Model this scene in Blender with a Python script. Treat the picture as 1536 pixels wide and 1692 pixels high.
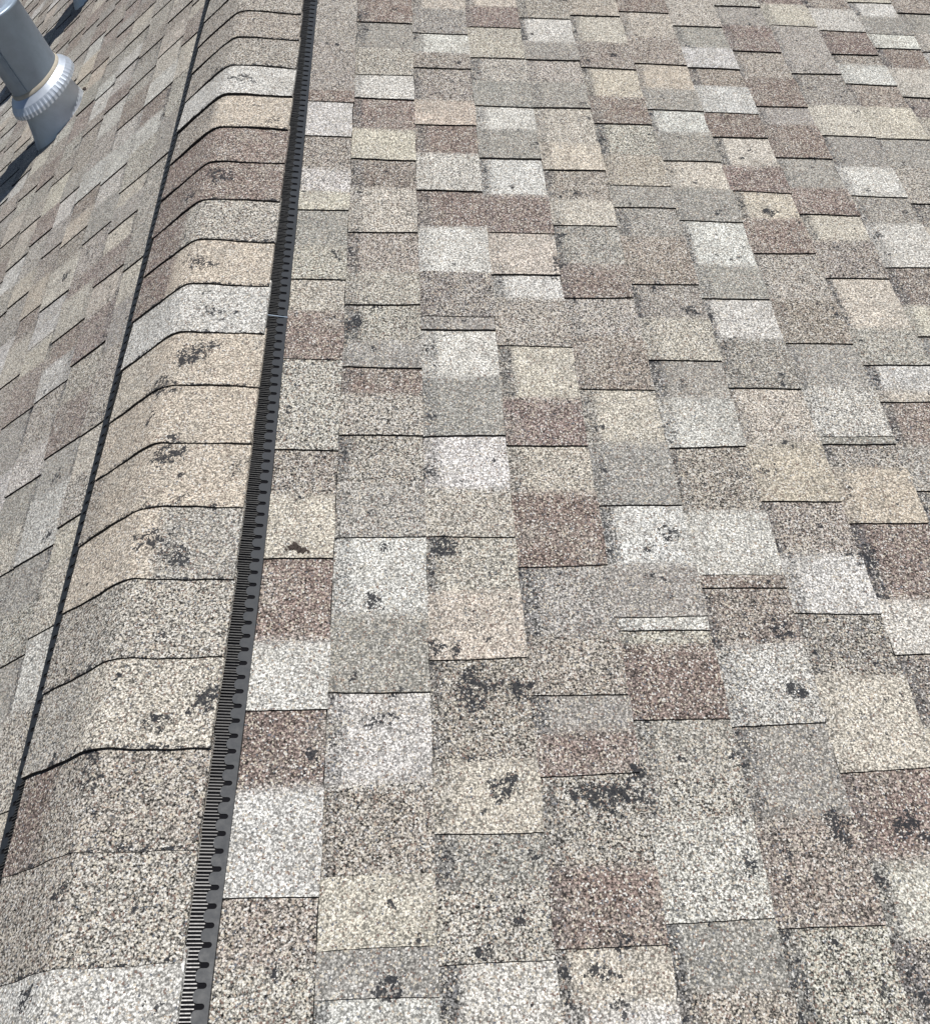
import bpy, math, random
from mathutils import Vector, Matrix

random.seed(7)
scene = bpy.context.scene
for o in list(bpy.data.objects):
    bpy.data.objects.remove(o)

# ------------------------------------------------------------------ camera
PITCH, YAW, ROLL = 0.8877, -0.3191, -0.4602
cp, sp, cy_, sy_, cr, sr = (math.cos(PITCH), math.sin(PITCH), math.cos(YAW),
                            math.sin(YAW), math.cos(ROLL), math.sin(ROLL))
fwd = Vector((sy_ * cp, cy_ * cp, -sp))
r0 = Vector((cy_, -sy_, 0.0))
u0 = r0.cross(fwd)
right = r0 * cr + u0 * sr
up = -r0 * sr + u0 * cr
cam_data = bpy.data.cameras.new("camera")
cam = bpy.data.objects.new("camera", cam_data)
scene.collection.objects.link(cam)
M = Matrix((right, up, -fwd)).transposed().to_4x4()
CAM = Vector((0.7707, 0.0, 1.0247))
M.translation = CAM
cam.matrix_world = M
cam_data.sensor_fit = 'HORIZONTAL'
cam_data.sensor_width = 36.0
cam_data.lens = 1586.24 / 1536.0 * 36.0
cam_data.shift_y = 2.4 / 1536.0
cam_data.clip_start = 0.02
cam_data.clip_end = 500.0
scene.camera = cam

# ------------------------------------------------------------------ sky, sun, exposure
SUN_EL = math.radians(68.0)
SUN_AZ = math.atan2(0.28, 0.928)          # measured from +X towards +Y
world = bpy.data.worlds.new("World")
scene.world = world
world.use_nodes = True
wn = world.node_tree.nodes
wl = world.node_tree.links
sky = wn.new('ShaderNodeTexSky')
sky.sky_type = 'NISHITA'
sky.sun_disc = False
sky.sun_elevation = SUN_EL
sky.sun_rotation = math.pi / 2 - SUN_AZ
sky.altitude = 200
sky.air_density = 1.0
sky.dust_density = 1.0
wl.new(sky.outputs[0], wn['Background'].inputs[0])
wn['Background'].inputs[1].default_value = 0.05
sd = bpy.data.lights.new("sun", 'SUN')
sd.energy = 4.8
sd.angle = math.radians(0.53)
sd.color = (1.0, 0.968, 0.925)
sun = bpy.data.objects.new("sun", sd)
scene.collection.objects.link(sun)
sdir = Vector((math.cos(SUN_EL) * math.cos(SUN_AZ), math.cos(SUN_EL) * math.sin(SUN_AZ), math.sin(SUN_EL)))
sun.rotation_euler = sdir.to_track_quat('Z', 'Y').to_euler()
sun.location = sdir * 20
scene.view_settings.view_transform = 'Standard'
scene.view_settings.look = 'None'
scene.view_settings.gamma = 1.0
scene.view_settings.exposure = -0.04
scene.view_settings.use_curve_mapping = False
scene.render.engine = 'CYCLES'

# ------------------------------------------------------------------ measured tables (metres)
COURSES = {
    0: (2.848, [('G', 2.636, 0), ('GM', 2.389, 1), ('TG', 2.167, 1), ('B', 2.119, 1), ('W', 1.983, 1), ('TD', 1.861, 0), ('WM', 1.773, 0), ('C', 1.710, 1), ('G', 1.591, 0), ('MC', 1.489, 1), ('MC', 1.394, 0), ('B', 1.268, 1), ('M', 1.055, 1), ('TD', 0.960, 0), ('C', 0.836, 1), ('B', 0.692, 0), ('W', 0.585, 1), ('B', 0.474, 0), ('W', 0.337, 1), ('T', 0.259, 0), ('M', 0.172, 0)]),
    1: (2.834, [('M', 2.726, 1), ('B', 2.522, 1), ('G', 2.384, 0), ('M', 2.257, 1), ('W', 2.156, 1), ('B', 2.026, 0), ('C', 1.906, 1), ('BD', 1.803, 0), ('CM', 1.649, 1), ('T', 1.522, 0), ('MC', 1.426, 1), ('M', 1.327, 0), ('G', 1.257, 1), ('B', 1.191, 0), ('M', 1.094, 1), ('MD', 0.988, 0), ('GM', 0.880, 1), ('W', 0.741, 0), ('G', 0.612, 1), ('W', 0.478, 0), ('T', 0.361, 1), ('C', 0.276, 1), ('G', 0.222, 1), ('W', 0.156, 0)]),
    2: (2.860, [('W', 2.751, 1), ('C', 2.620, 0), ('DG', 2.486, 1), ('W', 2.389, 0), ('T', 2.313, 1), ('TD', 2.166, 0), ('P', 2.060, 1), ('B', 1.945, 0), ('WM', 1.805, 1), ('B', 1.676, 0), ('W', 1.529, 1), ('D', 1.399, 1), ('G', 1.365, 1), ('W', 1.239, 0), ('G', 1.098, 1), ('W', 0.980, 0), ('MC', 0.884, 1), ('CM', 0.783, 0), ('CP', 0.666, 1), ('TD', 0.510, 0), ('C', 0.412, 1), ('GM', 0.344, 0), ('M', 0.257, 1), ('WC', 0.139, 0)]),
    3: (2.885, [('G', 2.775, 1), ('CP', 2.651, 0), ('B', 2.534, 1), ('CT', 2.384, 1), ('M', 2.270, 0), ('G', 2.157, 1), ('W', 2.061, 0), ('G', 1.941, 1), ('W', 1.800, 0), ('B', 1.667, 1), ('C', 1.536, 1), ('W', 1.463, 0), ('TM', 1.329, 1), ('C', 1.195, 0), ('B', 1.081, 1), ('CM', 0.979, 0), ('B', 0.831, 1), ('GM', 0.703, 0), ('T', 0.609, 1), ('G', 0.551, 0), ('B', 0.490, 1), ('MD', 0.368, 0), ('B', 0.271, 1), ('C', 0.209, 0), ('W', 0.134, 0)]),
    4: (2.892, [('W', 2.714, 1), ('TM', 2.612, 1), ('W', 2.486, 0), ('G', 2.394, 1), ('M', 2.285, 0), ('G', 2.169, 1), ('CM', 2.020, 0), ('CP', 1.911, 1), ('T', 1.798, 0), ('C', 1.708, 1), ('GM', 1.579, 0), ('B', 1.476, 1), ('M', 1.361, 0), ('TB', 1.223, 1), ('C', 1.095, 0), ('G', 0.956, 1), ('W', 0.837, 0), ('G', 0.739, 1), ('W', 0.717, 1), ('MC', 0.693, 0), ('B', 0.571, 1), ('MG', 0.484, 0), ('M', 0.429, 0), ('WM', 0.298, 1), ('G', 0.218, 0), ('T', 0.154, 0)]),
    5: (2.918, [('G', 2.795, 1), ('TP', 2.648, 1), ('C', 2.504, 0), ('TB', 2.372, 1), ('CP', 2.236, 0), ('B', 2.115, 1), ('M', 1.981, 0), ('TP', 1.861, 1), ('G', 1.785, 1), ('GM', 1.683, 0), ('TB', 1.527, 1), ('GD', 1.425, 0), ('MC', 1.306, 1), ('G', 1.207, 0), ('W', 1.089, 1), ('TD', 0.947, 0), ('W', 0.818, 1), ('B', 0.795, 1), ('BD', 0.694, 0), ('WM', 0.563, 1), ('G', 0.427, 0), ('TB', 0.288, 1), ('M', 0.162, 0)]),
    6: (2.924, [('W', 2.812, 0), ('B', 2.691, 1), ('MC', 2.554, 0), ('TB', 2.412, 1), ('P', 2.293, 0), ('G', 2.193, 1), ('W', 2.095, 0), ('G', 1.977, 1), ('C', 1.870, 0), ('G', 1.748, 1), ('W', 1.599, 0), ('G', 1.492, 1), ('W', 1.375, 0), ('GD', 1.240, 1), ('MC', 1.106, 0), ('P', 0.972, 1), ('TD', 0.865, 0), ('W', 0.750, 1), ('D', 0.642, 0), ('C', 0.494, 1), ('B', 0.371, 0), ('CW', 0.273, 0), ('D', 0.170, 0)]),
    7: (2.949, [('G', 2.843, 1), ('MC', 2.635, 1), ('G', 2.518, 0), ('W', 2.411, 1), ('TB', 2.318, 0), ('W', 2.193, 1), ('B', 2.090, 1), ('CW', 1.971, 0), ('B', 1.870, 1), ('CP', 1.771, 0), ('B', 1.649, 1), ('M', 1.499, 0), ('TB', 1.370, 1), ('G', 1.249, 0), ('WM', 1.123, 1), ('G', 1.107, 1), ('DM', 1.052, 0), ('P', 0.930, 1), ('B', 0.778, 0), ('WC', 0.680, 1), ('D', 0.559, 0), ('C', 0.480, 1), ('D', 0.346, 0)]),
    8: (2.974, [('T', 2.875, 1), ('M', 2.772, 1), ('G', 2.660, 0), ('B', 2.518, 1), ('T', 2.385, 0), ('B', 2.245, 1), ('G', 2.162, 0), ('B', 2.019, 1), ('G', 1.898, 0), ('B', 1.797, 1), ('C', 1.704, 0), ('TD', 1.578, 1), ('C', 1.422, 0), ('GM', 1.317, 1), ('W', 1.248, 0), ('C', 1.219, 1), ('B', 1.110, 0), ('GM', 1.004, 1), ('D', 0.919, 0), ('W', 0.820, 1), ('G', 0.707, 0)]),
    9: (3.000, [('M', 2.884, 1), ('B', 2.803, 0), ('C', 2.675, 1), ('GM', 2.422, 1), ('DG', 2.268, 0), ('C', 2.128, 1), ('G', 1.997, 0), ('W', 1.879, 1), ('GD', 1.777, 0), ('W', 1.624, 1), ('BD', 1.499, 0), ('C', 1.408, 1), ('G', 1.321, 0), ('W', 1.226, 1), ('T', 1.116, 0), ('M', 1.002, 0)]),
    10: (3.025, [('C', 2.900, 1), ('TB', 2.797, 0), ('W', 2.666, 1), ('B', 2.543, 1), ('T', 2.491, 0), ('W', 2.386, 1), ('TB', 2.277, 0), ('C', 2.131, 1), ('G', 2.012, 0), ('M', 1.864, 1), ('D', 1.776, 0), ('C', 1.647, 1), ('B', 1.528, 0)]),
    11: (3.050, [('B', 2.947, 0), ('C', 2.864, 1), ('W', 2.772, 0), ('G', 2.670, 1), ('W', 2.596, 1), ('B', 2.489, 0), ('CW', 2.339, 1), ('BD', 2.240, 0), ('C', 2.104, 1), ('M', 1.976, 0)]),
    12: (3.075, [('W', 2.964, 1), ('TB', 2.820, 1), ('G', 2.699, 0), ('M', 2.596, 1), ('W', 2.499, 0), ('B', 2.405, 1), ('G', 2.286, 0)]),
}
STAINS_CAP = [(0.058, 1.372, 0.018, 0.8), (0.017, 1.509, 0.028, 0.9), (0.014, 1.806, 0.025, 0.8), (0.041, 2.180, 0.023, 0.9), (-0.011, 1.189, 0.023, 0.9), (0.033, 1.263, 0.030, 1.0), (0.016, 1.026, 0.025, 1.0), (0.099, 0.922, 0.011, 0.8), (0.026, 0.858, 0.026, 0.9), (0.060, 0.822, 0.016, 0.7), (0.128, 0.595, 0.020, 1.0), (0.007, 0.615, 0.013, 0.7), (0.071, 0.565, 0.018, 0.8), (-0.002, 0.484, 0.015, 0.9), (-0.006, 0.514, 0.013, 0.9), (-0.013, 0.348, 0.009, 0.8), (-0.040, 0.237, 0.015, 0.9), (-0.078, 0.535, 0.011, 0.7), (0.080, 0.339, 0.007, 0.5), (-0.050, 1.755, 0.019, 0.6), (-0.055, 1.689, 0.017, 0.5), (0.130, 1.006, 0.014, 0.6), (0.062, 0.943, 0.009, 0.5), (0.017, 0.440, 0.009, 0.6), (0.078, 0.326, 0.011, 0.5)]
STAINS_SLOPE = [(0.152, 2.227, 0.014, 0.9), (1.220, 1.799, 0.016, 1.0), (1.101, 1.777, 0.013, 0.9), (0.493, 0.626, 0.029, 1.0), (0.560, 0.618, 0.016, 0.9), (0.527, 0.466, 0.018, 0.9), (0.664, 0.451, 0.024, 0.9), (0.655, 0.474, 0.016, 0.6), (0.976, 0.415, 0.021, 1.0), (1.082, 0.420, 0.020, 0.9), (0.374, 0.232, 0.018, 1.0), (0.410, 0.280, 0.010, 0.9), (0.490, 0.267, 0.012, 0.8), (0.535, 0.312, 0.013, 0.8), (0.662, 0.272, 0.012, 0.9), (0.975, 1.459, 0.019, 0.8), (0.836, 0.897, 0.014, 0.9), (0.791, 0.869, 0.009, 1.0), (1.155, 0.855, 0.024, 0.9), (0.973, 0.722, 0.019, 0.9), (1.097, 0.922, 0.010, 0.8), (0.440, 1.020, 0.018, 0.8), (0.370, 0.862, 0.009, 1.0), (0.465, 0.866, 0.021, 1.0), (0.347, 0.762, 0.013, 0.9), (0.971, 0.615, 0.012, 1.0), (0.717, 0.495, 0.013, 1.0), (0.718, 1.571, 0.017, 0.9), (0.952, 2.442, 0.013, 0.9), (1.479, 2.436, 0.013, 0.6), (1.085, 1.103, 0.013, 0.8), (0.373, 0.572, 0.012, 0.8), (0.443, 0.686, 0.011, 0.8), (0.385, 0.613, 0.010, 0.9), (0.465, 0.671, 0.012, 0.7), (0.844, 0.365, 0.013, 0.8), (0.649, 0.207, 0.013, 0.7), (0.870, 1.145, 0.011, 0.6), (1.044, 1.375, 0.014, 0.6), (1.047, 1.038, 0.013, 0.6), (1.474, 2.353, 0.016, 0.6), (1.467, 2.024, 0.015, 0.6), (1.556, 1.829, 0.014, 0.7), (1.459, 1.732, 0.011, 0.6), (1.450, 2.086, 0.012, 0.4), (0.646, 1.840, 0.009, 0.9), (0.918, 1.529, 0.017, 0.6), (1.281, 1.461, 0.015, 0.7), (1.000, 0.870, 0.012, 0.5), (1.026, 1.349, 0.016, 0.5), (1.034, 0.211, 0.012, 0.6), (0.910, 0.298, 0.012, 0.5), (0.980, 0.212, 0.013, 0.6), (0.777, 0.231, 0.007, 0.5), (0.930, 0.269, 0.011, 0.7), (0.805, 0.423, 0.011, 0.4), (1.113, 1.255, 0.016, 0.5), (1.348, 2.670, 0.014, 0.4), (0.422, 1.004, 0.012, 0.5), (0.866, 0.508, 0.012, 0.6), (0.771, 0.807, 0.010, 0.4), (0.196, 1.300, 0.013, 0.5), (0.208, 2.257, 0.012, 0.4), (0.782, 0.526, 0.010, 0.6), (1.175, 0.880, 0.014, 0.6), (0.756, 0.714, 0.013, 0.5), (0.920, 0.706, 0.011, 0.5), (0.912, 1.020, 0.010, 0.5), (0.805, 1.395, 0.012, 0.4)]
LEFT = {
    0: (2.5, [('M', 2.3, 0), ('G', 2.1, 1), ('M', 1.95, 0), ('GM', 1.709, 1), ('C', 1.6, 0), ('G', 1.45, 0), ('M', 1.233, 1), ('C', 1.12, 0), ('M', 1.017, 1), ('C', 0.93, 0), ('CM', 0.797, 1), ('W', 0.66, 0), ('M', 0.5, 1), ('C', 0.3, 0)]),
    1: (2.4, [('W', 2.28, 0), ('M', 2.11, 1), ('C', 2.04, 0), ('G', 1.95, 1), ('C', 1.86, 0), ('B', 1.753, 1), ('C', 1.64, 0), ('B', 1.5, 1), ('M', 1.38, 0), ('B', 1.243, 1), ('G', 1.14, 0), ('W', 0.989, 1), ('G', 0.88, 0), ('M', 0.772, 1), ('G', 0.67, 0), ('WC', 0.5, 1), ('M', 0.3, 0)]),
    2: (2.4, [('W', 2.262, 1), ('WM', 2.15, 0), ('G', 2.012, 1), ('M', 1.87, 0), ('B', 1.8, 0), ('C', 1.66, 1), ('B', 1.57, 0), ('W', 1.47, 1), ('MD', 1.32, 0), ('WM', 1.212, 1), ('G', 1.1, 0), ('CM', 0.995, 1), ('G', 0.9, 0), ('M', 0.7, 1), ('W', 0.5, 0)]),
    3: (2.6, [('M', 2.43, 0), ('W', 2.293, 1), ('B', 2.2, 0), ('P', 2.105, 1), ('TD', 2.0, 0), ('C', 1.855, 1), ('W', 1.72, 0), ('C', 1.62, 0), ('B', 1.47, 1), ('G', 1.3, 0), ('W', 1.13, 1), ('M', 0.95, 0), ('W', 0.8, 1), ('G', 0.6, 0)]),
    4: (2.65, [('T', 2.5, 0), ('G', 2.396, 1), ('W', 2.27, 0), ('GM', 2.145, 1), ('T', 2.03, 0), ('P', 1.9, 1), ('B', 1.8, 0), ('C', 1.65, 1), ('T', 1.5, 0), ('B', 1.36, 1), ('M', 1.2, 0), ('W', 1.05, 1), ('C', 0.9, 0)]),
    5: (2.8, [('M', 2.68, 0), ('T', 2.578, 1), ('C', 2.42, 0), ('B', 2.292, 1), ('M', 2.13, 0), ('CP', 2.03, 1), ('GM', 1.85, 0), ('W', 1.7, 1), ('T', 1.55, 0), ('C', 1.4, 1), ('M', 1.2, 0)]),
    6: (2.9, [('T', 2.78, 0), ('B', 2.657, 1), ('G', 2.56, 0), ('M', 2.449, 1), ('C', 2.36, 0), ('CM', 2.274, 1), ('W', 2.15, 0), ('M', 2.03, 1), ('T', 1.9, 0), ('C', 1.75, 1), ('G', 1.6, 0)]),
    7: (2.95, [('C', 2.84, 0), ('T', 2.716, 1), ('M', 2.6, 0), ('C', 2.478, 1), ('T', 2.36, 0), ('B', 2.24, 1), ('C', 2.1, 0), ('W', 1.95, 1), ('M', 1.8, 0)]),
}
STAINS_LEFT = [(0.56, 1.93, 0.018, 0.8), (0.30, 1.02, 0.015, 0.7), (0.33, 1.17, 0.02, 0.6), (0.42, 0.93, 0.014, 0.6), (0.78, 2.72, 0.02, 0.7)]
# butt index -> colour left of the ridge line, colour right of it, where they meet
CAPS = {-1: ('M', None, 0), 0: ('TM', None, 0), 1: ('T', None, 0), 2: ('MT', None, 0), 3: ('W', None, 0), 4: ('T', 'P', -0.02), 5: ('B', None, 0), 6: ('B', None, 0), 7: ('B', 'M', -0.04), 8: ('B', 'P', -0.05), 9: ('W', None, 0), 10: ('CP', 'P', -0.06), 11: ('P', None, 0), 12: ('TP', 'P', -0.11), 13: ('P', 'GM', 0.03), 14: ('MT', 'M', -0.07), 15: ('MG', 'CM', -0.05), 16: ('B', 'TM', -0.075), 17: ('TM', 'M', 0), 18: ('W', None, 0), 19: ('M', None, 0)}

TH = 0.383                       # roof pitch, about 22 degrees
CT, ST = math.cos(TH), math.sin(TH)
D = 0.143                        # course exposure


def slope_r(s, y, h=0.0):
    return (s * CT + h * ST, y, -s * ST + h * CT)


def slope_l(s, y, h=0.0):
    return (-s * CT - h * ST, y, -s * ST + h * CT)


# ------------------------------------------------------------------ node helpers
class NT:
    def __init__(self, name):
        self.m = bpy.data.materials.new(name)
        self.m.use_nodes = True
        self.t = self.m.node_tree
        self.b = self.t.nodes['Principled BSDF']

    def n(self, kind, **kw):
        x = self.t.nodes.new(kind)
        for k, v in kw.items():
            setattr(x, k, v)
        return x

    def l(self, a, b):
        self.t.links.new(a, b)

    def math(self, op, a, b=None, c=None, clamp=False):
        x = self.n('ShaderNodeMath', operation=op)
        x.use_clamp = clamp
        for i, v in enumerate((a, b, c)):
            if v is None:
                continue
            if isinstance(v, (int, float)):
                x.inputs[i].default_value = v
            else:
                self.l(v, x.inputs[i])
        return x.outputs[0]

    def ramp(self, fac, stops, mode='LINEAR'):
        x = self.n('ShaderNodeValToRGB')
        x.color_ramp.interpolation = mode
        e = x.color_ramp.elements
        while len(e) < len(stops):
            e.new(0.5)
        for i, (p, v) in enumerate(stops):
            e[i].position = p
            e[i].color = (v, v, v, 1) if isinstance(v, (int, float)) else (*v, 1)
        self.l(fac, x.inputs[0])
        return x.outputs[0]

    def mix(self, mode, fac, a, b):
        x = self.n('ShaderNodeMix', data_type='RGBA', blend_type=mode)
        for sock, v in ((x.inputs[0], fac), (x.inputs[6], a), (x.inputs[7], b)):
            if isinstance(v, (int, float)):
                sock.default_value = v
            elif isinstance(v, tuple):
                sock.default_value = (*v, 1)
            else:
                self.l(v, sock)
        return x.outputs[2]


def granule_material():
    """mineral granules: every granule takes a shade of its own round the tint of its shingle"""
    N = NT('mineral_granules')
    geo = N.n('ShaderNodeNewGeometry')
    pos = geo.outputs['Position']
    tint = N.n('ShaderNodeAttribute', attribute_name='tint')
    wear = N.n('ShaderNodeAttribute', attribute_name='wear')   # x: contrast, y: stain, z: light granules
    sep = N.n('ShaderNodeSeparateColor')
    N.l(wear.outputs['Color'], sep.inputs[0])
    contrast, stain, lights = sep.outputs

    def vor(scale):
        v = N.n('ShaderNodeTexVoronoi', voronoi_dimensions='3D', feature='F1')
        v.inputs['Scale'].default_value = scale
        N.l(pos, v.inputs['Vector'])
        s = N.n('ShaderNodeSeparateColor')
        N.l(v.outputs['Color'], s.inputs[0])
        return v, s

    def noise(scale, detail=2.0, rough=0.5, vec=pos):
        x = N.n('ShaderNodeTexNoise')
        x.inputs['Scale'].default_value = scale
        x.inputs['Detail'].default_value = detail
        x.inputs['Roughness'].default_value = rough
        N.l(vec, x.inputs['Vector'])
        return x.outputs[0]

    v1, c1 = vor(460.0)
    v2, c2 = vor(185.0)
    n_c = noise(260.0, 2.0, 0.8)
    v3, c3 = vor(350.0)
    # granule value
    r = N.math('MULTIPLY_ADD', n_c, 2.3, -0.88)
    r = N.math('MULTIPLY_ADD', c1.outputs[0], 0.34, r)
    r = N.math('MULTIPLY_ADD', c2.outputs[0], 0.12, r)
    # r roughly 0..1, mean .5
    val = N.ramp(r, [(0.10, 0.12), (0.30, 0.42), (0.50, 0.98), (0.70, 1.60), (0.95, 2.1)])
    pits = N.ramp(v3.outputs['Distance'], [(0.0, 1.45), (0.35, 1.25), (0.55, 0.85), (0.75, 0.30), (0.95, 0.10)])
    val = N.math('MULTIPLY', N.mix('MIX', 0.85, (1, 1, 1), pits), val)
    dev = N.math('MULTIPLY', N.math('SUBTRACT', val, 1.0), 1.14)
    val = N.math('MULTIPLY_ADD', dev, contrast, 1.0)
    wash = N.math('MULTIPLY', N.math('SUBTRACT', noise(13.0, 4.0, 0.7), 0.47, clamp=True), 2.6, clamp=True)
    tnt = N.mix('MIX', wash, tint.outputs['Color'], (0.300, 0.284, 0.254))
    base = N.mix('MULTIPLY', 1.0, tnt, val)
    # a share of granules keep their own mineral colour (cream, white, brown, slate)
    own = N.ramp(c1.outputs[1], [(0.0, (0.50, 0.46, 0.38)), (0.3, (0.58, 0.57, 0.54)),
                                 (0.55, (0.17, 0.12, 0.10)), (0.75, (0.36, 0.30, 0.24)), (0.9, (0.12, 0.13, 0.15))], 'CONSTANT')
    pick = N.math('LESS_THAN', c1.outputs[2], lights)
    base = N.mix('MIX', pick, base, own)
    # broad mottling
    big = noise(28.0, 4.0, 0.65)
    mott = N.math('MULTIPLY_ADD', big, 0.44, 0.78)
    base = N.mix('MULTIPLY', 1.0, base, mott)
    # lichen and bare asphalt: attribute gives the place, noise the ragged outline, granules the grain
    ns = noise(85.0, 4.0, 0.7)
    ns2 = noise(14.0, 3.0, 0.6)
    sf = N.math('MULTIPLY_ADD', ns, 4.2, -2.15)
    k = N.math('ADD', stain, N.math('MULTIPLY', sf, N.math('MULTIPLY_ADD', stain, 0.9, 0.10)))
    loose = N.math('MULTIPLY', N.math('SUBTRACT', ns2, 0.55, clamp=True), 2.2)
    fleck = N.math('MULTIPLY', N.math('SUBTRACT', noise(46.0, 2.0, 0.6), 0.66, clamp=True), 5.0)
    loose = N.math('ADD', loose, fleck)
    k = N.math('ADD', k, loose)
    k = N.math('SUBTRACT', k, 0.26)
    dark = N.math('LESS_THAN', c2.outputs[1], N.math('MINIMUM', N.math('MULTIPLY', k, 1.5), 0.46))
    dark1 = N.math('LESS_THAN', c1.outputs[1], N.math('MINIMUM', N.math('MULTIPLY', k, 1.6), 0.52))
    dk = N.math('MAXIMUM', N.math('MULTIPLY', dark, 0.90), N.math('MULTIPLY', dark1, 0.96))
    base = N.mix('MIX', dk, base, (0.018, 0.020, 0.025))
    N.l(base, N.b.inputs['Base Color'])
    N.b.inputs['Roughness'].default_value = 0.85
    N.b.inputs['Specular IOR Level'].default_value = 0.35
    bump = N.n('ShaderNodeBump')
    bump.inputs['Strength'].default_value = 0.8
    bump.inputs['Distance'].default_value = 0.0012
    h = N.math('ADD', N.math('MULTIPLY', c1.outputs[0], 0.6), N.math('MULTIPLY', v1.outputs['Distance'], -0.6))
    h = N.math('ADD', h, N.math('MULTIPLY', noise(40.0, 3.0), 1.5))
    N.l(h, bump.inputs['Height'])
    N.l(bump.outputs[0], N.b.inputs['Normal'])
    return N.m


def plain(name, col, rough=0.6, metal=0.0, noise_scale=60.0, amount=0.3, bump=0.0, spec=0.5, stretch=None):
    N = NT(name)
    tc = N.n('ShaderNodeNewGeometry')
    vec = tc.outputs['Position']
    if stretch:
        mp = N.n('ShaderNodeMapping')
        mp.inputs['Scale'].default_value = stretch
        N.l(vec, mp.inputs['Vector'])
        vec = mp.outputs[0]
    x = N.n('ShaderNodeTexNoise')
    x.inputs['Scale'].default_value = noise_scale
    x.inputs['Detail'].default_value = 5.0
    x.inputs['Roughness'].default_value = 0.65
    N.l(vec, x.inputs['Vector'])
    f = N.math('MULTIPLY_ADD', x.outputs[0], 2 * amount, 1.0 - amount)
    N.l(N.mix('MULTIPLY', 1.0, col, f), N.b.inputs['Base Color'])
    N.b.inputs['Metallic'].default_value = metal
    N.b.inputs['Specular IOR Level'].default_value = spec
    N.l(N.math('MULTIPLY_ADD', x.outputs[0], 0.3, rough - 0.15), N.b.inputs['Roughness'])
    if bump:
        b = N.n('ShaderNodeBump')
        b.inputs['Strength'].default_value = bump
        b.inputs['Distance'].default_value = 0.002
        N.l(x.outputs[0], b.inputs['Height'])
        N.l(b.outputs[0], N.b.inputs['Normal'])
    return N.m


MAT_GRAN = granule_material()
MAT_EDGE = plain('cut_asphalt_edge', (0.028, 0.026, 0.026), 0.9, 0, 300, 0.5, spec=0.2)
MAT_DECK = plain('roofing_felt', (0.03, 0.03, 0.03), 0.95, spec=0.2)
MAT_VENT = plain('dark_grey_vent_plastic', (0.019, 0.023, 0.029), 0.58, 0, 90, 0.25)
MAT_RIB = plain('worn_louvre_plastic', (0.060, 0.059, 0.057), 0.36, 0, 300, 0.85)
MAT_DARK = plain('vent_filter_black', (0.008, 0.008, 0.010), 0.95, spec=0.1)
MAT_STEEL = plain('galvanised_steel', (0.33, 0.40, 0.48), 0.42, 0.45, 35, 0.22, 0.05)
MAT_BRIGHT = plain('bright_galvanised_flashing', (0.66, 0.72, 0.80), 0.44, 0.6, 40, 0.18, 0.08)
MAT_SEAL = plain('weathered_sealant', (0.48, 0.44, 0.36), 0.8, 0, 80, 0.3, 0.3)
MAT_DEBRIS = plain('dry_dark_debris', (0.05, 0.038, 0.032), 0.9, 0, 150, 0.5, 0.5)


# ------------------------------------------------------------------ object helpers
def link(o, parent=None):
    scene.collection.objects.link(o)
    if parent:
        o.parent = parent
    return o


def empty(name, loc=(0, 0, 0), parent=None):
    o = bpy.data.objects.new(name, None)
    o.empty_display_size = 0.05
    o.location = loc
    return link(o, parent)


class Mesh:
    def __init__(self):
        self.v, self.f, self.mi, self.tint, self.wear = [], [], [], [], []

    def add(self, verts, faces, mi=0, tint=None, wear=None):
        b = len(self.v)
        self.v += verts
        self.f += [tuple(i + b for i in f) for f in faces]
        self.mi += mi if isinstance(mi, list) else [mi] * len(faces)
        n = len(verts)
        self.tint += tint if tint else [(0.3, 0.3, 0.3, 1)] * n
        self.wear += wear if wear else [(0.5, 0, 0.1, 1)] * n

    def box(self, p):
        """p: 8 corners, bottom four then top four, counter-clockwise"""
        self.add(list(p), [(3, 2, 1, 0), (4, 5, 6, 7), (0, 1, 5, 4), (1, 2, 6, 5), (2, 3, 7, 6), (3, 0, 4, 7)])

    def build(self, name, mats, parent=None, origin=None, attrs=False, smooth=False):
        me = bpy.data.meshes.new(name)
        pm = parent.matrix_world.translation if False else None
        if origin is None:
            n = max(1, len(self.v))
            origin = [sum(c[i] for c in self.v) / n for i in range(3)]
        ox, oy, oz = origin
        me.from_pydata([(x - ox, y - oy, z - oz) for x, y, z in self.v], [], self.f)
        for m in mats:
            me.materials.append(m)
        me.polygons.foreach_set('material_index', self.mi)
        if attrs:
            a = me.attributes.new('tint', 'FLOAT_COLOR', 'POINT')
            a.data.foreach_set('color', [c for t in self.tint for c in t])
            a = me.attributes.new('wear', 'FLOAT_COLOR', 'POINT')
            a.data.foreach_set('color', [c for t in self.wear for c in t])
        if smooth:
            me.polygons.foreach_set('use_smooth', [True] * len(self.f))
        me.update()
        o = bpy.data.objects.new(name, me)
        # parents never rotate, so a local offset is world position minus the parents' positions
        off = Vector((ox, oy, oz))
        p = parent
        while p:
            off -= p.location
            p = p.parent
        o.location = off
        return link(o, parent)


# ------------------------------------------------------------------ shingle colours
# tint (linear), granule contrast, share of mineral coloured granules
PAL = {
    'W': ((0.495, 0.488, 0.462), 0.66, 0.13),
    'C': ((0.445, 0.414, 0.355), 0.68, 0.16),
    'P': ((0.445, 0.393, 0.327), 0.64, 0.16),
    'M': ((0.315, 0.299, 0.268), 0.95, 0.24),
    'G': ((0.264, 0.254, 0.234), 0.62, 0.18),
    'T': ((0.262, 0.236, 0.208), 0.95, 0.24),
    'D': ((0.192, 0.178, 0.164), 1.00, 0.26),
    'B': ((0.186, 0.147, 0.131), 0.88, 0.22),
}
SLATE = (0.100, 0.100, 0.103)


def lerp(a, b, t):
    return a + (b - a) * t


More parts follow.
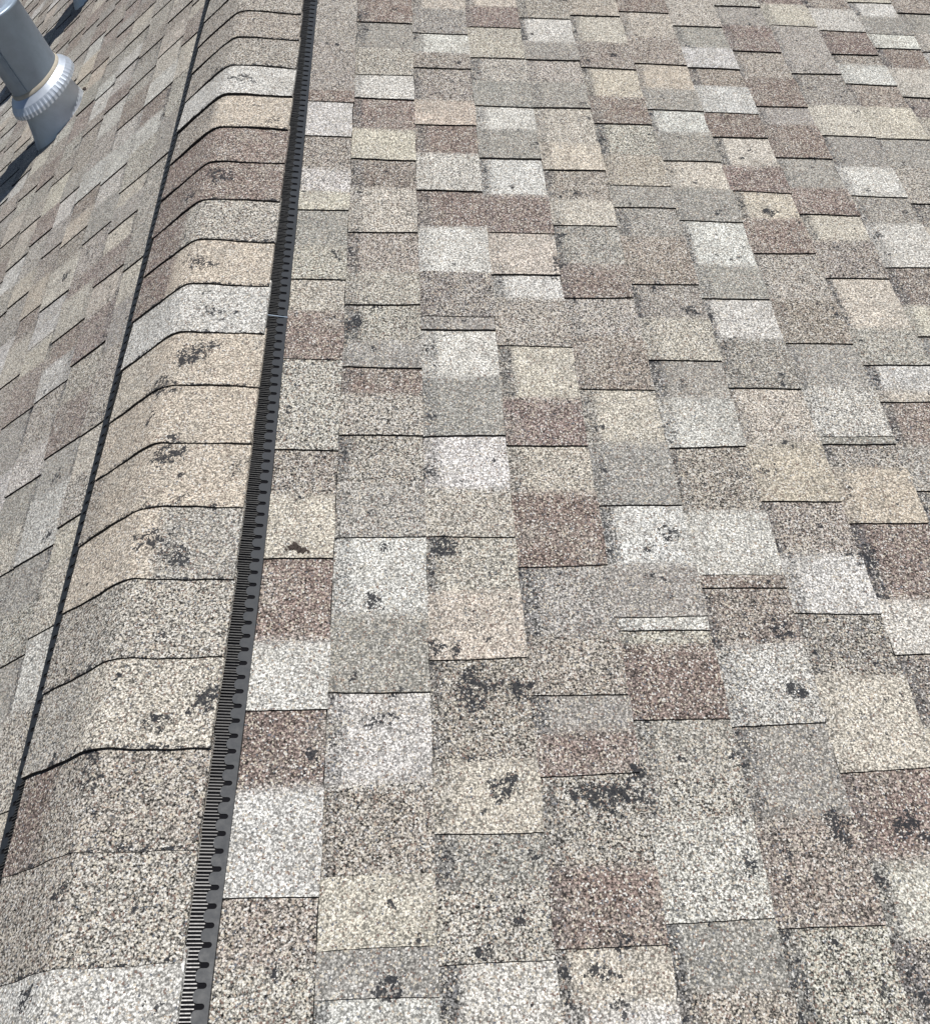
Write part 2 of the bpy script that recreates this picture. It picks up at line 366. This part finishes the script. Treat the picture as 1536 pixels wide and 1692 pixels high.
def style(code):
    cs = [PAL[c] for c in code]
    if len(cs) == 1:
        return cs[0]
    a, b = cs
    return (tuple(lerp(a[0][i], b[0][i], 0.38) for i in range(3)), lerp(a[1], b[1], 0.5), lerp(a[2], b[2], 0.5))


H0, LIFT = 0.0020, 0.0042
RAISE = [0.0, 0.0042, 0.0068]


def edge_wave(y, u):
    """waviness of the cut between two neighbours, the same seen from either side"""
    p = (y * 7919.0) % 6.283
    return 0.0006 * math.sin(u * 5 + p) + 0.0003 * math.sin(u * 23 + p * 3) + 0.0002 * math.sin(u * 47 + 5 * p)


def ragged(blots, seed, parts=3):
    """each scuff is a few overlapping blots rather than one disc"""
    r = random.Random(seed)
    out = []
    for a, b, rad, k in blots:
        out.append((a, b, rad * 0.8, k))
        for _ in range(parts):
            t = r.uniform(0, 6.283)
            q = rad * r.uniform(0.6, 1.5)
            out.append((a + q * math.cos(t), b + q * math.sin(t), rad * r.uniform(0.25, 0.6), k * r.uniform(0.5, 1.0)))
    return out


_r = random.Random(4)
STAINS_SLOPE = ragged(STAINS_SLOPE, 1) + [(_r.uniform(0.2, 2.0), _r.uniform(0.2, 2.8), _r.uniform(0.004, 0.011), _r.uniform(0.45, 0.85)) for _ in range(230)]
STAINS_CAP = ragged(STAINS_CAP, 2, 4) + [(_r.uniform(-0.14, 0.14), _r.uniform(0.2, 2.8), _r.uniform(0.003, 0.009), _r.uniform(0.4, 0.8)) for _ in range(45)]


def piece(mesh, frame, s0, s1, ya, yb, level, code, stains, rnd, near=None, far=None):
    """one exposed shingle tab from y=ya (near) to yb (far), s0 (upslope) to s1 (butt)"""
    col, con, lig = style(code)
    j = [rnd.uniform(-0.035, 0.035) for _ in range(3)]
    br = rnd.uniform(0.93, 1.07)
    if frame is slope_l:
        col = tuple(lerp(c, m, 0.2) for c, m in zip(col, (0.42, 0.395, 0.355)))  # left slope brightness painted in: tints pulled towards a paler one
    col = tuple(max(0.02, c * br * (1 + q * 0.5)) for c, q in zip(col, j))
    mine = [t for t in stains if s0 - t[2] * 1.8 < t[0] < s1 + t[2] * 1.8 and ya - t[2] * 1.8 < t[1] < yb + t[2] * 1.8]
    step = 0.010 if mine else 0.045
    L = yb - ya
    nv0 = max(2, int(L / step))
    e_ = min(0.25, 0.013 / L)
    vs_ = [0, e_] + [e_ + (1 - 2 * e_) * q / nv0 for q in range(1, nv0)] + [1 - e_, 1]
    nv = len(vs_) - 1
    cn = style(near)[0] if near else col
    cf = style(far)[0] if far else col
    if mine:
        us = [i / 13 for i in range(14)]
    elif near is not None or far is not None or level:
        us = [0, 0.06, 0.12, 0.18, 0.24, 0.36, 0.47, 0.58, 0.70, 0.81, 0.91, 1.0]
    else:
        us = [0, 0.06, 0.12, 0.18, 0.24, 0.5, 0.8, 1.0]
    nu = len(us)
    skew_a, skew_b = piece.skew.get(round(ya, 4), 0.0), piece.skew.get(round(yb, 4), 0.0)
    if ya in piece.own:
        pass
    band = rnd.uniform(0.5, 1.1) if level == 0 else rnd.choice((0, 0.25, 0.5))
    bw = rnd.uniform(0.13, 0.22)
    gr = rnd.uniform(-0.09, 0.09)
    gv = rnd.uniform(-0.09, 0.09)
    jag = rnd.uniform(-0.0012, 0.0012)
    ph = rnd.uniform(0, 6.28)
    V, T, W = [], [], []
    for jv in range(nv + 1):
        v = vs_[jv]
        bc, bf = (cn, 0.45) if jv == 0 else ((cf, 0.45) if jv == nv else (col, 0.0))
        for u in us:
            y = lerp(ya + skew_a * (u - 0.5), yb + skew_b * (u - 0.5), v)
            if jv == 0 or jv == nv:
                ky = ya if jv == 0 else yb
                y += edge_wave(ky, u)
            s = lerp(s0, s1 + jag + 0.0008 * math.sin(ph + y * 60), u)
            lift = RAISE[level] * (0.8 if frame is slope_l else 1.0)
            if u == 0:
                lift = min(lift, 0.0034)
            h = H0 + lift + LIFT * u + 0.0005 * math.sin(ph + 31 * y)
            V.append(frame(s, y, h))
            g = (1 + gr * (u - 0.5) + gv * (v - 0.5)) * rnd.uniform(0.93, 1.07)
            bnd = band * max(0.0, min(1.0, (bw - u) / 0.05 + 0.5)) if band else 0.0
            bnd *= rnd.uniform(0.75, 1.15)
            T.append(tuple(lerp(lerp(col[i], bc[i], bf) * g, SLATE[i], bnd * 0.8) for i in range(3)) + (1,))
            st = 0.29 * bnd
            for (a, b, r, k) in mine:
                dd = math.hypot(s - a, y - b) / r
                st = max(st, k * max(0.0, 1.0 - dd / 1.75))
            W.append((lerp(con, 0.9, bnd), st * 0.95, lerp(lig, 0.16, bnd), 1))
    F = [(a * nu + b, a * nu + b + 1, (a + 1) * nu + b + 1, (a + 1) * nu + b) for a in range(nv) for b in range(nu - 1)]
    mi = [0] * len(F)
    flip = frame is slope_l
    nb = len(V)
    # sides: butt (granule colour, painted paler as the sunlit edge), near and far edges (cut asphalt)
    def skirt(idx, m):
        b = len(V)
        for i in idx:
            y = V[i]
            # drop straight down to the deck
            s_ = abs(y[0]) * CT - y[2] * ST
            V.append(frame(s_, y[1], -0.001))
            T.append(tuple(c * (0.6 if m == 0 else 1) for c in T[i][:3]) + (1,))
            W.append(W[i])
        for q in range(len(idx) - 1):
            F.append((idx[q], b + q, b + q + 1, idx[q + 1]))
            mi.append(m)
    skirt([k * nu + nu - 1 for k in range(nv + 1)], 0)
    skirt([k for k in range(nu)], 1)
    skirt([nv * nu + nu - 1 - k for k in range(nu)], 1)
    if not flip:
        pass
    else:
        F = [tuple(reversed(f)) for f in F]
    mesh.add(V, F, mi, T, W)


piece.skew = {}
piece.own = ()


def levels(seq):
    """seq far to near: (code, y_near_end, line) -> level of each piece"""
    n = len(seq)
    lv = [0] * n
    for i in range(n - 1, -1, -1):
        if seq[i][2]:
            lv[i] = min(2, (lv[i + 1] if i + 1 < n else 0) + 1) if (i + 1 < n and seq[i + 1][2]) else 1
    return lv


CODES = ['W', 'W', 'C', 'C', 'P', 'M', 'M', 'M', 'G', 'G', 'G', 'T', 'T', 'D', 'B', 'B', 'B', 'WM', 'CM', 'GM', 'TB', 'TD', 'CP', 'MG']


def random_seq(y_hi, y_lo, rnd):
    """tabs for roof nobody traced, running from y_hi down to y_lo"""
    out = []
    y = y_hi
    while y > y_lo:
        a = rnd.uniform(0.07, 0.15)
        out.append((rnd.choice(CODES), y - a, 0))
        y -= a
        if y <= y_lo:
            break
        a = rnd.uniform(0.07, 0.15)
        out.append((rnd.choice(CODES), y - a, 1))
        y -= a
    return out


# ================================================================== the roof
roof = empty('roof')
roof['label'] = 'shingle roof in mottled white, grey, cream and brown tabs with a capped ridge'
roof['category'] = 'roof'

dm = Mesh()
S_R, S_L = 3.0, 4.2
Y_LO, Y_HI = -1.0, 8.2
dm.add([slope_r(0, Y_LO, -.002), slope_r(S_R, Y_LO, -.002), slope_r(S_R, Y_HI, -.002), slope_r(0, Y_HI, -.002)], [(0, 1, 2, 3)])
dm.add([slope_l(0, Y_LO, -.002), slope_l(S_L, Y_LO, -.002), slope_l(S_L, Y_HI, -.002), slope_l(0, Y_HI, -.002)], [(3, 2, 1, 0)])
deck = dm.build('roof_deck', [MAT_DECK], roof)

rnd = random.Random(21)
jobs = []          # (weight, frame, s0, s1, ya, yb, level, code, stains)


def weight(frame, s, y, area):
    p = Vector(frame(s, y))
    d = p - CAM
    z = d.dot(fwd)
    if z <= 0.05:
        return 0.0
    x_ = d.dot(right) / z * 1586.24
    y_ = d.dot(up) / z * 1586.24
    if abs(x_) > 800 or abs(y_) > 880:
        return 0.0
    nrm = Vector((ST if frame is slope_r else -ST, 0, CT))
    return area * abs(nrm.dot(d.normalized())) / (z * z)


def run_course(frame, s0, s1, y_top, seq, stains):
    lv = levels(seq)
    yt = y_top
    piece.skew[round(yt, 4)] = rnd.uniform(-0.004, 0.004)
    for i, ((code, yn, line), l) in enumerate(zip(seq, lv)):
        piece.skew[round(yn, 4)] = rnd.uniform(-0.004, 0.004) + (0.002 if frame is slope_r else 0)
        near = seq[i + 1][0] if i + 1 < len(seq) and not line else None
        far = seq[i - 1][0] if i > 0 and not seq[i - 1][2] else None
        jobs.append((weight(frame, (s0 + s1) / 2, (yt + yn) / 2, (s1 - s0) * (yt - yn)),
                     frame, s0, s1, yn, yt, l, code, stains, near, far))
        yt = yn


# right slope
for k in range(0, 19):
    s0 = 0.1468 + k * D
    s1 = s0 + D
    if k == 0:
        s0 = 0.10
    if k in COURSES:
        top, seq = COURSES[k]
        seq = list(seq)
        far = random_seq(4.6, top + 0.05, rnd)
        far[-1] = (far[-1][0], top, 0)
        near = random_seq(seq[-1][1], -0.6 if k < 8 else 0.2, rnd)
        run_course(slope_r, s0, s1, 4.6, far + seq + near, STAINS_SLOPE)
    else:
        run_course(slope_r, s0, s1, 4.6, random_seq(4.6, -0.6 if k < 8 else 0.2, rnd), STAINS_SLOPE)
# left slope
LB = [0.110, 0.268, 0.391, 0.516, 0.641, 0.745, 0.858, 0.970]
while LB[-1] < 4.1:
    LB.append(LB[-1] + 0.119)
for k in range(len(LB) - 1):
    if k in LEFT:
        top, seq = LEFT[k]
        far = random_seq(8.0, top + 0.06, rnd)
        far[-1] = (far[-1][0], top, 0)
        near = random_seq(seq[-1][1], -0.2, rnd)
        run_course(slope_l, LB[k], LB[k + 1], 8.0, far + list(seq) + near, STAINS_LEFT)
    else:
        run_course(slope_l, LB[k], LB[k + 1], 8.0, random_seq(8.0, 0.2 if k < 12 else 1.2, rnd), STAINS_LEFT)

jobs.sort(key=lambda j: -j[0])
LIMIT = 300
rest = Mesh()
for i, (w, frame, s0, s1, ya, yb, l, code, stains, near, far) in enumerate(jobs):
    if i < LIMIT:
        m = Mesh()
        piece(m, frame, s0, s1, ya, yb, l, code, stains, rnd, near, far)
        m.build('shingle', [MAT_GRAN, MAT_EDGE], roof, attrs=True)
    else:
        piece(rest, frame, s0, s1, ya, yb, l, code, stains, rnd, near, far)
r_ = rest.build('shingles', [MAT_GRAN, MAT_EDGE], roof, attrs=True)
r_['kind'] = 'stuff'

# ------------------------------------------------------------------ ridge cap shingles
CAP_E, CAP_Y0 = 0.1319, 2.5026


def drift(y):
    """the cap line was not laid perfectly straight: its right side runs in a little at the near end"""
    return -0.0135 * max(0.0, min(1.0, (0.95 - y) / 0.72)) ** 1.3


def cap_z(x):
    return 0.0217 - 0.4036 * math.hypot(x, 0.018)


CAP_LIFT = {15: 0.0062, 16: 0.0012, 17: 0.0012, 18: 0.003, 3: 0.0062, 4: 0.0052}


def cap_piece(k):
    """cap whose butt lies at y = CAP_Y0 - k * CAP_E"""
    lc, rc, xb = CAPS.get(k, (rnd.choice(CODES), None, 0))
    if rc is None:
        rc, xb = lc, 0
    cl, cr_ = style(lc), style(rc)
    y0 = CAP_Y0 - k * CAP_E
    y1 = y0 + CAP_E + 0.02
    m = Mesh()
    nx = 30
    W_ = 0.1456 + rnd.uniform(-0.0015, 0.0015)
    sh = rnd.uniform(-0.0022, 0.0022)
    tw = rnd.uniform(-0.014, 0.014)
    ys = [y0 + (y1 - y0) * t / 14 for t in range(15)]
    ph = rnd.uniform(0, 6)
    br = rnd.uniform(0.95, 1.06)
    V, T, Wt = [], [], []
    for a, y in enumerate(ys):
        t = a / 14
        for b in range(nx + 1):
            x = (b / nx * 2 - 1)
            x = math.copysign(abs(x) ** 1.15, x) * W_ + sh
            if x > 0:
                x *= 1 + drift(y) / 0.1456 * 0.8
            yy = y
            if a == 0:
                yy += tw * x * 1.5 + 0.0011 * math.sin(ph + x * 45) + 0.0006 * math.sin(ph * 3 + x * 130)
            z = cap_z(x) + lerp(CAP_LIFT.get(k, 0.0036), -0.0012, t) + 0.0005 * math.sin(ph + 40 * x)
            V.append((x, yy, z))
            f = max(0.0, min(1.0, (x - xb) / 0.02 + 0.5))
            c = tuple(lerp(cl[0][i], cr_[0][i], f) * br for i in range(3))
            T.append(c + (1,))
            st = 0.0
            for (sa, sb, r, kk) in STAINS_CAP:
                dd = math.hypot(x - sa, yy - sb) / r
                if dd < 1.75:
                    st = max(st, kk * (1.0 - dd / 1.75))
            # granules wear off first along the butt line
            st = max(st, 0.42 * max(0.0, 1 - (yy - y0) / 0.006) if a < 2 else 0)
            Wt.append((lerp(cl[1], cr_[1], f), st * 0.95, lerp(cl[2], cr_[2], f), 1))
    n1 = nx + 1
    F = [(a * n1 + b, a * n1 + b + 1, (a + 1) * n1 + b + 1, (a + 1) * n1 + b) for a in range(14) for b in range(nx)]
    mi = [0] * len(F)

    def skirt(idx, dz, mm):
        b = len(V)
        for i in idx:
            x, y, z = V[i]
            V.append((x, y, z - dz))
            T.append(T[i])
            Wt.append(Wt[i])
        for q in range(len(idx) - 1):
            F.append((idx[q], b + q, b + q + 1, idx[q + 1]))
            mi.append(mm)
    skirt(list(range(n1 - 1, -1, -1)), 0.0052, 1)
    F[-nx:] = [tuple(reversed(f)) for f in F[-nx:]]
    skirt([a * n1 + nx for a in range(15)], 0.0050, 0)  # side edges painted in granule colour to look sunlit, not dark asphalt
    skirt([a * n1 for a in range(14, -1, -1)], 0.0050, 0)
    # underside
    b = len(V)
    cs = [0, nx, 14 * n1 + nx, 14 * n1]
    m.add(V, F, mi, T, Wt)
    return m.build('cap_shingle', [MAT_GRAN, MAT_EDGE], roof, attrs=True)


for k in range(24, -42, -1):
    cap_piece(k)

# ------------------------------------------------------------------ ridge vent under the caps
PERIOD = 0.0215


def vent_section(ya, yb):
    ven = empty('ridge_vent', (0, (ya + yb) / 2, 0.0), roof)
    body = Mesh()
    # moulded vent body: dark core below the caps
    prof = [(-0.1425, None), (-0.07, None), (0.0, None), (0.07, None), (0.1425, None)]
    vs = []
    for y in (ya, yb):
        for x, _ in prof:
            vs.append((x + (drift(y) if x > 0.1 else 0), y, cap_z(x) - 0.0085))
        for x, _ in reversed(prof):
            vs.append((x, y, -abs(x) * ST / CT + 0.0005))
    n = len(prof) * 2
    fs = [(i, (i + 1) % n, (i + 1) % n + n, i + n) for i in range(n)]
    fs = [tuple(reversed(f)) for f in fs]
    body.add(vs, fs)
    body.build('vent_core', [MAT_DARK], ven)
    for frame, side in ((slope_r, 1), (slope_l, -1)):
        # comb flange
        fl = Mesh()
        n = int((yb - ya) / PERIOD)
        per = (yb - ya) / n
        S_OUT, S_SLOT, S_NECK, S_TOP = 0.1855, 0.1772, 0.1712, 0.1662
        rs = 0.0033
        for i in range(n):
            y0 = ya + i * per
            yc = y0 + per / 2
            # tooth outline between two slots (slot centred on period borders), inner edge
            pts = []
            for t in range(0, 4):                                   # slot end, near half
                a = math.pi / 2 * t / 3
                pts.append((S_SLOT + rs * math.cos(a), y0 + rs * math.sin(a)))
            pts.append((S_NECK, y0 + rs))
            w = per / 2 - rs
            for t in range(1, 6):
                a = math.pi * t / 6
                pts.append((S_NECK - (S_NECK - S_TOP) * math.sin(a), yc - w * math.cos(a)))
            pts.append((S_NECK, y0 + per - rs))
            for t in range(0, 4):
                a = math.pi / 2 * (1 - t / 3)
                pts.append((S_SLOT + rs * math.cos(a), y0 + per - rs * math.sin(a)))
            dr = drift if side > 0 else (lambda y: 0.0)
            hh = lambda s: 0.0146 - (s - 0.164) * 0.05
            ring = [frame(s + dr(y), y, hh(s)) for s, y in pts]
            ya_, yb_ = y0, y0 + per
            out = [frame(S_OUT + dr(ya_), ya_, 0.0134), frame(S_OUT + dr(yb_), yb_, 0.0134)]
            top = ring + [out[1], out[0]]
            N_ = len(top)
            low = [frame(s + dr(y), y, 0.0122) for s, y in pts] + [frame(S_OUT + dr(yb_), yb_, 0.0005), frame(S_OUT + dr(ya_), ya_, 0.0005)]
            faces = [tuple(range(N_))] if side < 0 else [tuple(reversed(range(N_)))]
            for q in range(len(pts) - 1):
                faces.append((q, q + 1, N_ + q + 1, N_ + q))
            faces.append((N_ - 1, N_ - 2, 2 * N_ - 2, 2 * N_ - 1))
            fl.add(top + low, faces)
        fl.build('comb_flange', [MAT_VENT], ven)
        # ribs
        rb = Mesh()
        nr = n * 5
        pr = (yb - ya) / nr
        lr = random.Random(int(ya * 100) + side)
        for i in range(nr):
            yc = ya + (i + 0.5) * pr + lr.uniform(-0.0003, 0.0003)
            w = lr.uniform(0.0009, 0.0013)
            slot = (i % 5) in (0, 4)
            dd = drift(yc) if side > 0 else 0.0
            so = (0.1705 if slot else 0.1680) + lr.uniform(-0.0008, 0.0008) + dd
            ht, hb = 0.0168 + lr.uniform(-0.0006, 0.0006), 0.0121
            s_in = 0.1440 + dd
            a = [frame(s_in, yc - w, hb), frame(so, yc - w, hb), frame(so, yc + w, hb), frame(s_in, yc + w, hb)]
            b = [frame(s_in, yc - w * .6, ht), frame(so - 0.001, yc - w * .6, ht - 0.0022),
                 frame(so - 0.001, yc + w * .6, ht - 0.0022), frame(s_in, yc + w * .6, ht)]
            rb.box(a + b)
        o = rb.build('louvre_ribs', [MAT_RIB], ven)
        o['kind'] = 'stuff'
        # dark pan the slots open on
        pn = Mesh()
        np_ = 16
        pv = []
        for q in range(np_ + 1):
            y = lerp(ya, yb, q / np_)
            dd = drift(y) if side > 0 else 0.0
            pv += [frame(0.132 + dd, y, 0.0120), frame(0.1840 + dd, y, 0.0120)]
        pn.add(pv, [(2 * q, 2 * q + 1, 2 * q + 3, 2 * q + 2) if side > 0 else (2 * q + 2, 2 * q + 3, 2 * q + 1, 2 * q) for q in range(np_)])
        pn.build('vent_filter', [MAT_DARK], ven)
    return ven


JOINT = 1.372
for i in range(-2, 5):
    vent_section(JOINT + (i - 0) * 1.22 + 0.0007, JOINT + (i + 1) * 1.22 - 0.0007)
js = Mesh()
js.box([slope_r(0.145, JOINT - 0.001, 0.010), slope_r(0.1865, JOINT - 0.001, 0.004), slope_r(0.1865, JOINT + 0.001, 0.004), slope_r(0.145, JOINT + 0.001, 0.010),
        slope_r(0.147, JOINT - 0.001, 0.0178), slope_r(0.1865, JOINT - 0.001, 0.0136), slope_r(0.1865, JOINT + 0.001, 0.0136), slope_r(0.147, JOINT + 0.001, 0.0178)])
js.build('vent_joint_strip', [MAT_STEEL], roof)


# ================================================================== metal flue pipes
def lathe(prof, c, n=48, wob=0.0, lobes=0):
    """prof: list of (r, z); optional crimped wobble on marked points (r, z, 1)"""
    m = Mesh()
    V = []
    for p in prof:
        for i in range(n):
            a = 2 * math.pi * i / n
            r = p[0]
            z = p[1]
            if len(p) > 2 and lobes:
                r += wob * (1 if (i * lobes * 2 // n) % 2 else -1)
            V.append((c[0] + r * math.cos(a), c[1] + r * math.sin(a), c[2] + z))
    F = []
    for k in range(len(prof) - 1):
        for i in range(n):
            j = (i + 1) % n
            F.append((k * n + i, k * n + j, (k + 1) * n + j, (k + 1) * n + i))
    m.add(V, F)
    return m


def tilt_ring(m, c, zc, k):
    m.v = [(x, y, z + k * (x - c[0]) + 0.10 * (y - c[1])) for x, y, z in m.v]


def flue(s, y, R, zc, ztop, label, cone=1.12):
    base = Vector(slope_l(s, y, 0.0))
    e = empty('flue_pipe', base)
    e['label'] = label
    e['category'] = 'flue pipe'
    c = (base.x, base.y, base.z)
    # flashing boot rising out of the roof plane, with a base sheet tucked under the shingles
    boot = lathe([(R * cone * 1.36, -0.07), (R * cone * 1.14, 0.0), (R * 1.07, 0.07), (R * 1.0, zc + 0.005)], c, 64)
    boot.build('flashing_boot', [MAT_BRIGHT], e, origin=c, smooth=True)
    pr = []
    sm = Mesh()
    hw = R * 1.7
    sm.add([slope_l(s - hw, y - hw, 0.0095), slope_l(s + hw * 0.9, y - hw, 0.0095),
            slope_l(s + hw * 0.9, y + hw, 0.0095), slope_l(s - hw, y + hw, 0.0095)], [(3, 2, 1, 0)])
    if FLASH_SHEET:
        sm.build('flashing_sheet', [MAT_BRIGHT], e)
    # storm collar with a crimped rim
    col = lathe([(R * 1.0, zc + 0.045), (R * 1.03, zc + 0.043), (R * 1.25, zc + 0.026), (R * 1.36, zc + 0.008, 1),
                 (R * 1.38, zc - 0.005, 1), (R * 1.35, zc - 0.006, 1), (R * 1.15, zc + 0.012)], c, 192, 0.0016, 48)
    tilt_ring(col, c, zc, 0.20)
    col.build('storm_collar', [MAT_BRIGHT], e, origin=c)
    sl = lathe([(R * 1.005, zc + 0.053), (R * 1.05, zc + 0.048), (R * 1.06, zc + 0.042)], c, 64)
    tilt_ring(sl, c, zc, 0.20)
    sl.build('sealant_bead', [MAT_SEAL], e, origin=c, smooth=True)
    # pipe with a rolled top rim
    pipe = lathe([(R, zc - 0.02), (R, ztop - 0.012), (R * 1.03, ztop - 0.008), (R * 1.03, ztop), (R * 0.95, ztop + 0.001), (R * 0.78, ztop + 0.004)], c, 64)
    pipe.build('pipe', [MAT_STEEL], e, origin=c, smooth=True)
    seam = Mesh()
    a = math.radians(-98)
    for (aa, w) in ((a, 0.010),):
        p0 = []
        for z in (zc + 0.045, ztop - 0.012):
            for da, rr in ((-w / R, R + .0004), (w / R, R + .0004), (w / R, R + .0045), (-w / R, R + .0045)):
                p0.append((c[0] + rr * math.cos(aa + da), c[1] + rr * math.sin(aa + da), c[2] + z))
        seam.box(p0)
    seam.build('pipe_seam', [MAT_STEEL], e)
    neck = lathe([(R * 0.78, ztop + 0.002), (R * 0.76, ztop + 0.26)], c, 48)
    neck.build('cap_neck', [MAT_BRIGHT], e, origin=c, smooth=True)
    cap = lathe([(R * 0.7, ztop + 0.25), (R * 1.55, ztop + 0.25), (R * 1.6, ztop + 0.255), (R * 1.55, ztop + 0.275), (R * 0.6, ztop + 0.32), (0.001, ztop + 0.33)], c, 64)
    cap.build('rain_cap', [MAT_BRIGHT], e, origin=c, smooth=True)
    return e


FLASH_SHEET = False
flue(0.985, 3.10, 0.0935, 0.112, 0.385,
     'galvanised flue pipe with crimped storm collar, cut by the left edge of the photo')
flue(1.124, 4.361, 0.125, 0.42, 0.80,
     'farther metal flue at the top edge, behind the collared pipe')


# ================================================================== small debris
def clump(name, cs, pts, seed, label, cat):
    r = random.Random(seed)
    m = Mesh()
    for (s, y, h, q) in pts:
        c = Vector(slope_r(s, y, h)) if cs > 0 else Vector(slope_l(s, y, h))
        V, F = [], []
        for a in range(5):
            el = -math.pi / 2 + math.pi * a / 4
            for b in range(7):
                az = 2 * math.pi * b / 7
                k = q * r.uniform(0.6, 1.25)
                V.append(tuple(c + Vector((k * math.cos(el) * math.cos(az), k * 1.3 * math.cos(el) * math.sin(az), k * 0.6 * math.sin(el)))))
        for a in range(4):
            for b in range(7):
                F.append((a * 7 + b, a * 7 + (b + 1) % 7, (a + 1) * 7 + (b + 1) % 7, (a + 1) * 7 + b))
        m.add(V, F)
    o = m.build(name, [MAT_DEBRIS])
    o['label'] = label
    o['category'] = cat
    return o


clump('debris_clump', 1, [(0.222, 0.856, 0.008, 0.005), (0.229, 0.858, 0.009, 0.007), (0.236, 0.853, 0.009, 0.006), (0.216, 0.852, 0.007, 0.004),
                          (0.243, 0.850, 0.008, 0.006), (0.250, 0.848, 0.008, 0.004)], 5,
      'small dark clump of debris on a cream shingle beside the black ridge vent', 'debris')
clump('debris_speck', -1, [(0.865, 3.14, 0.010, 0.007)], 6,
      'tiny black speck on the roof just right of the pipe collar', 'debris')
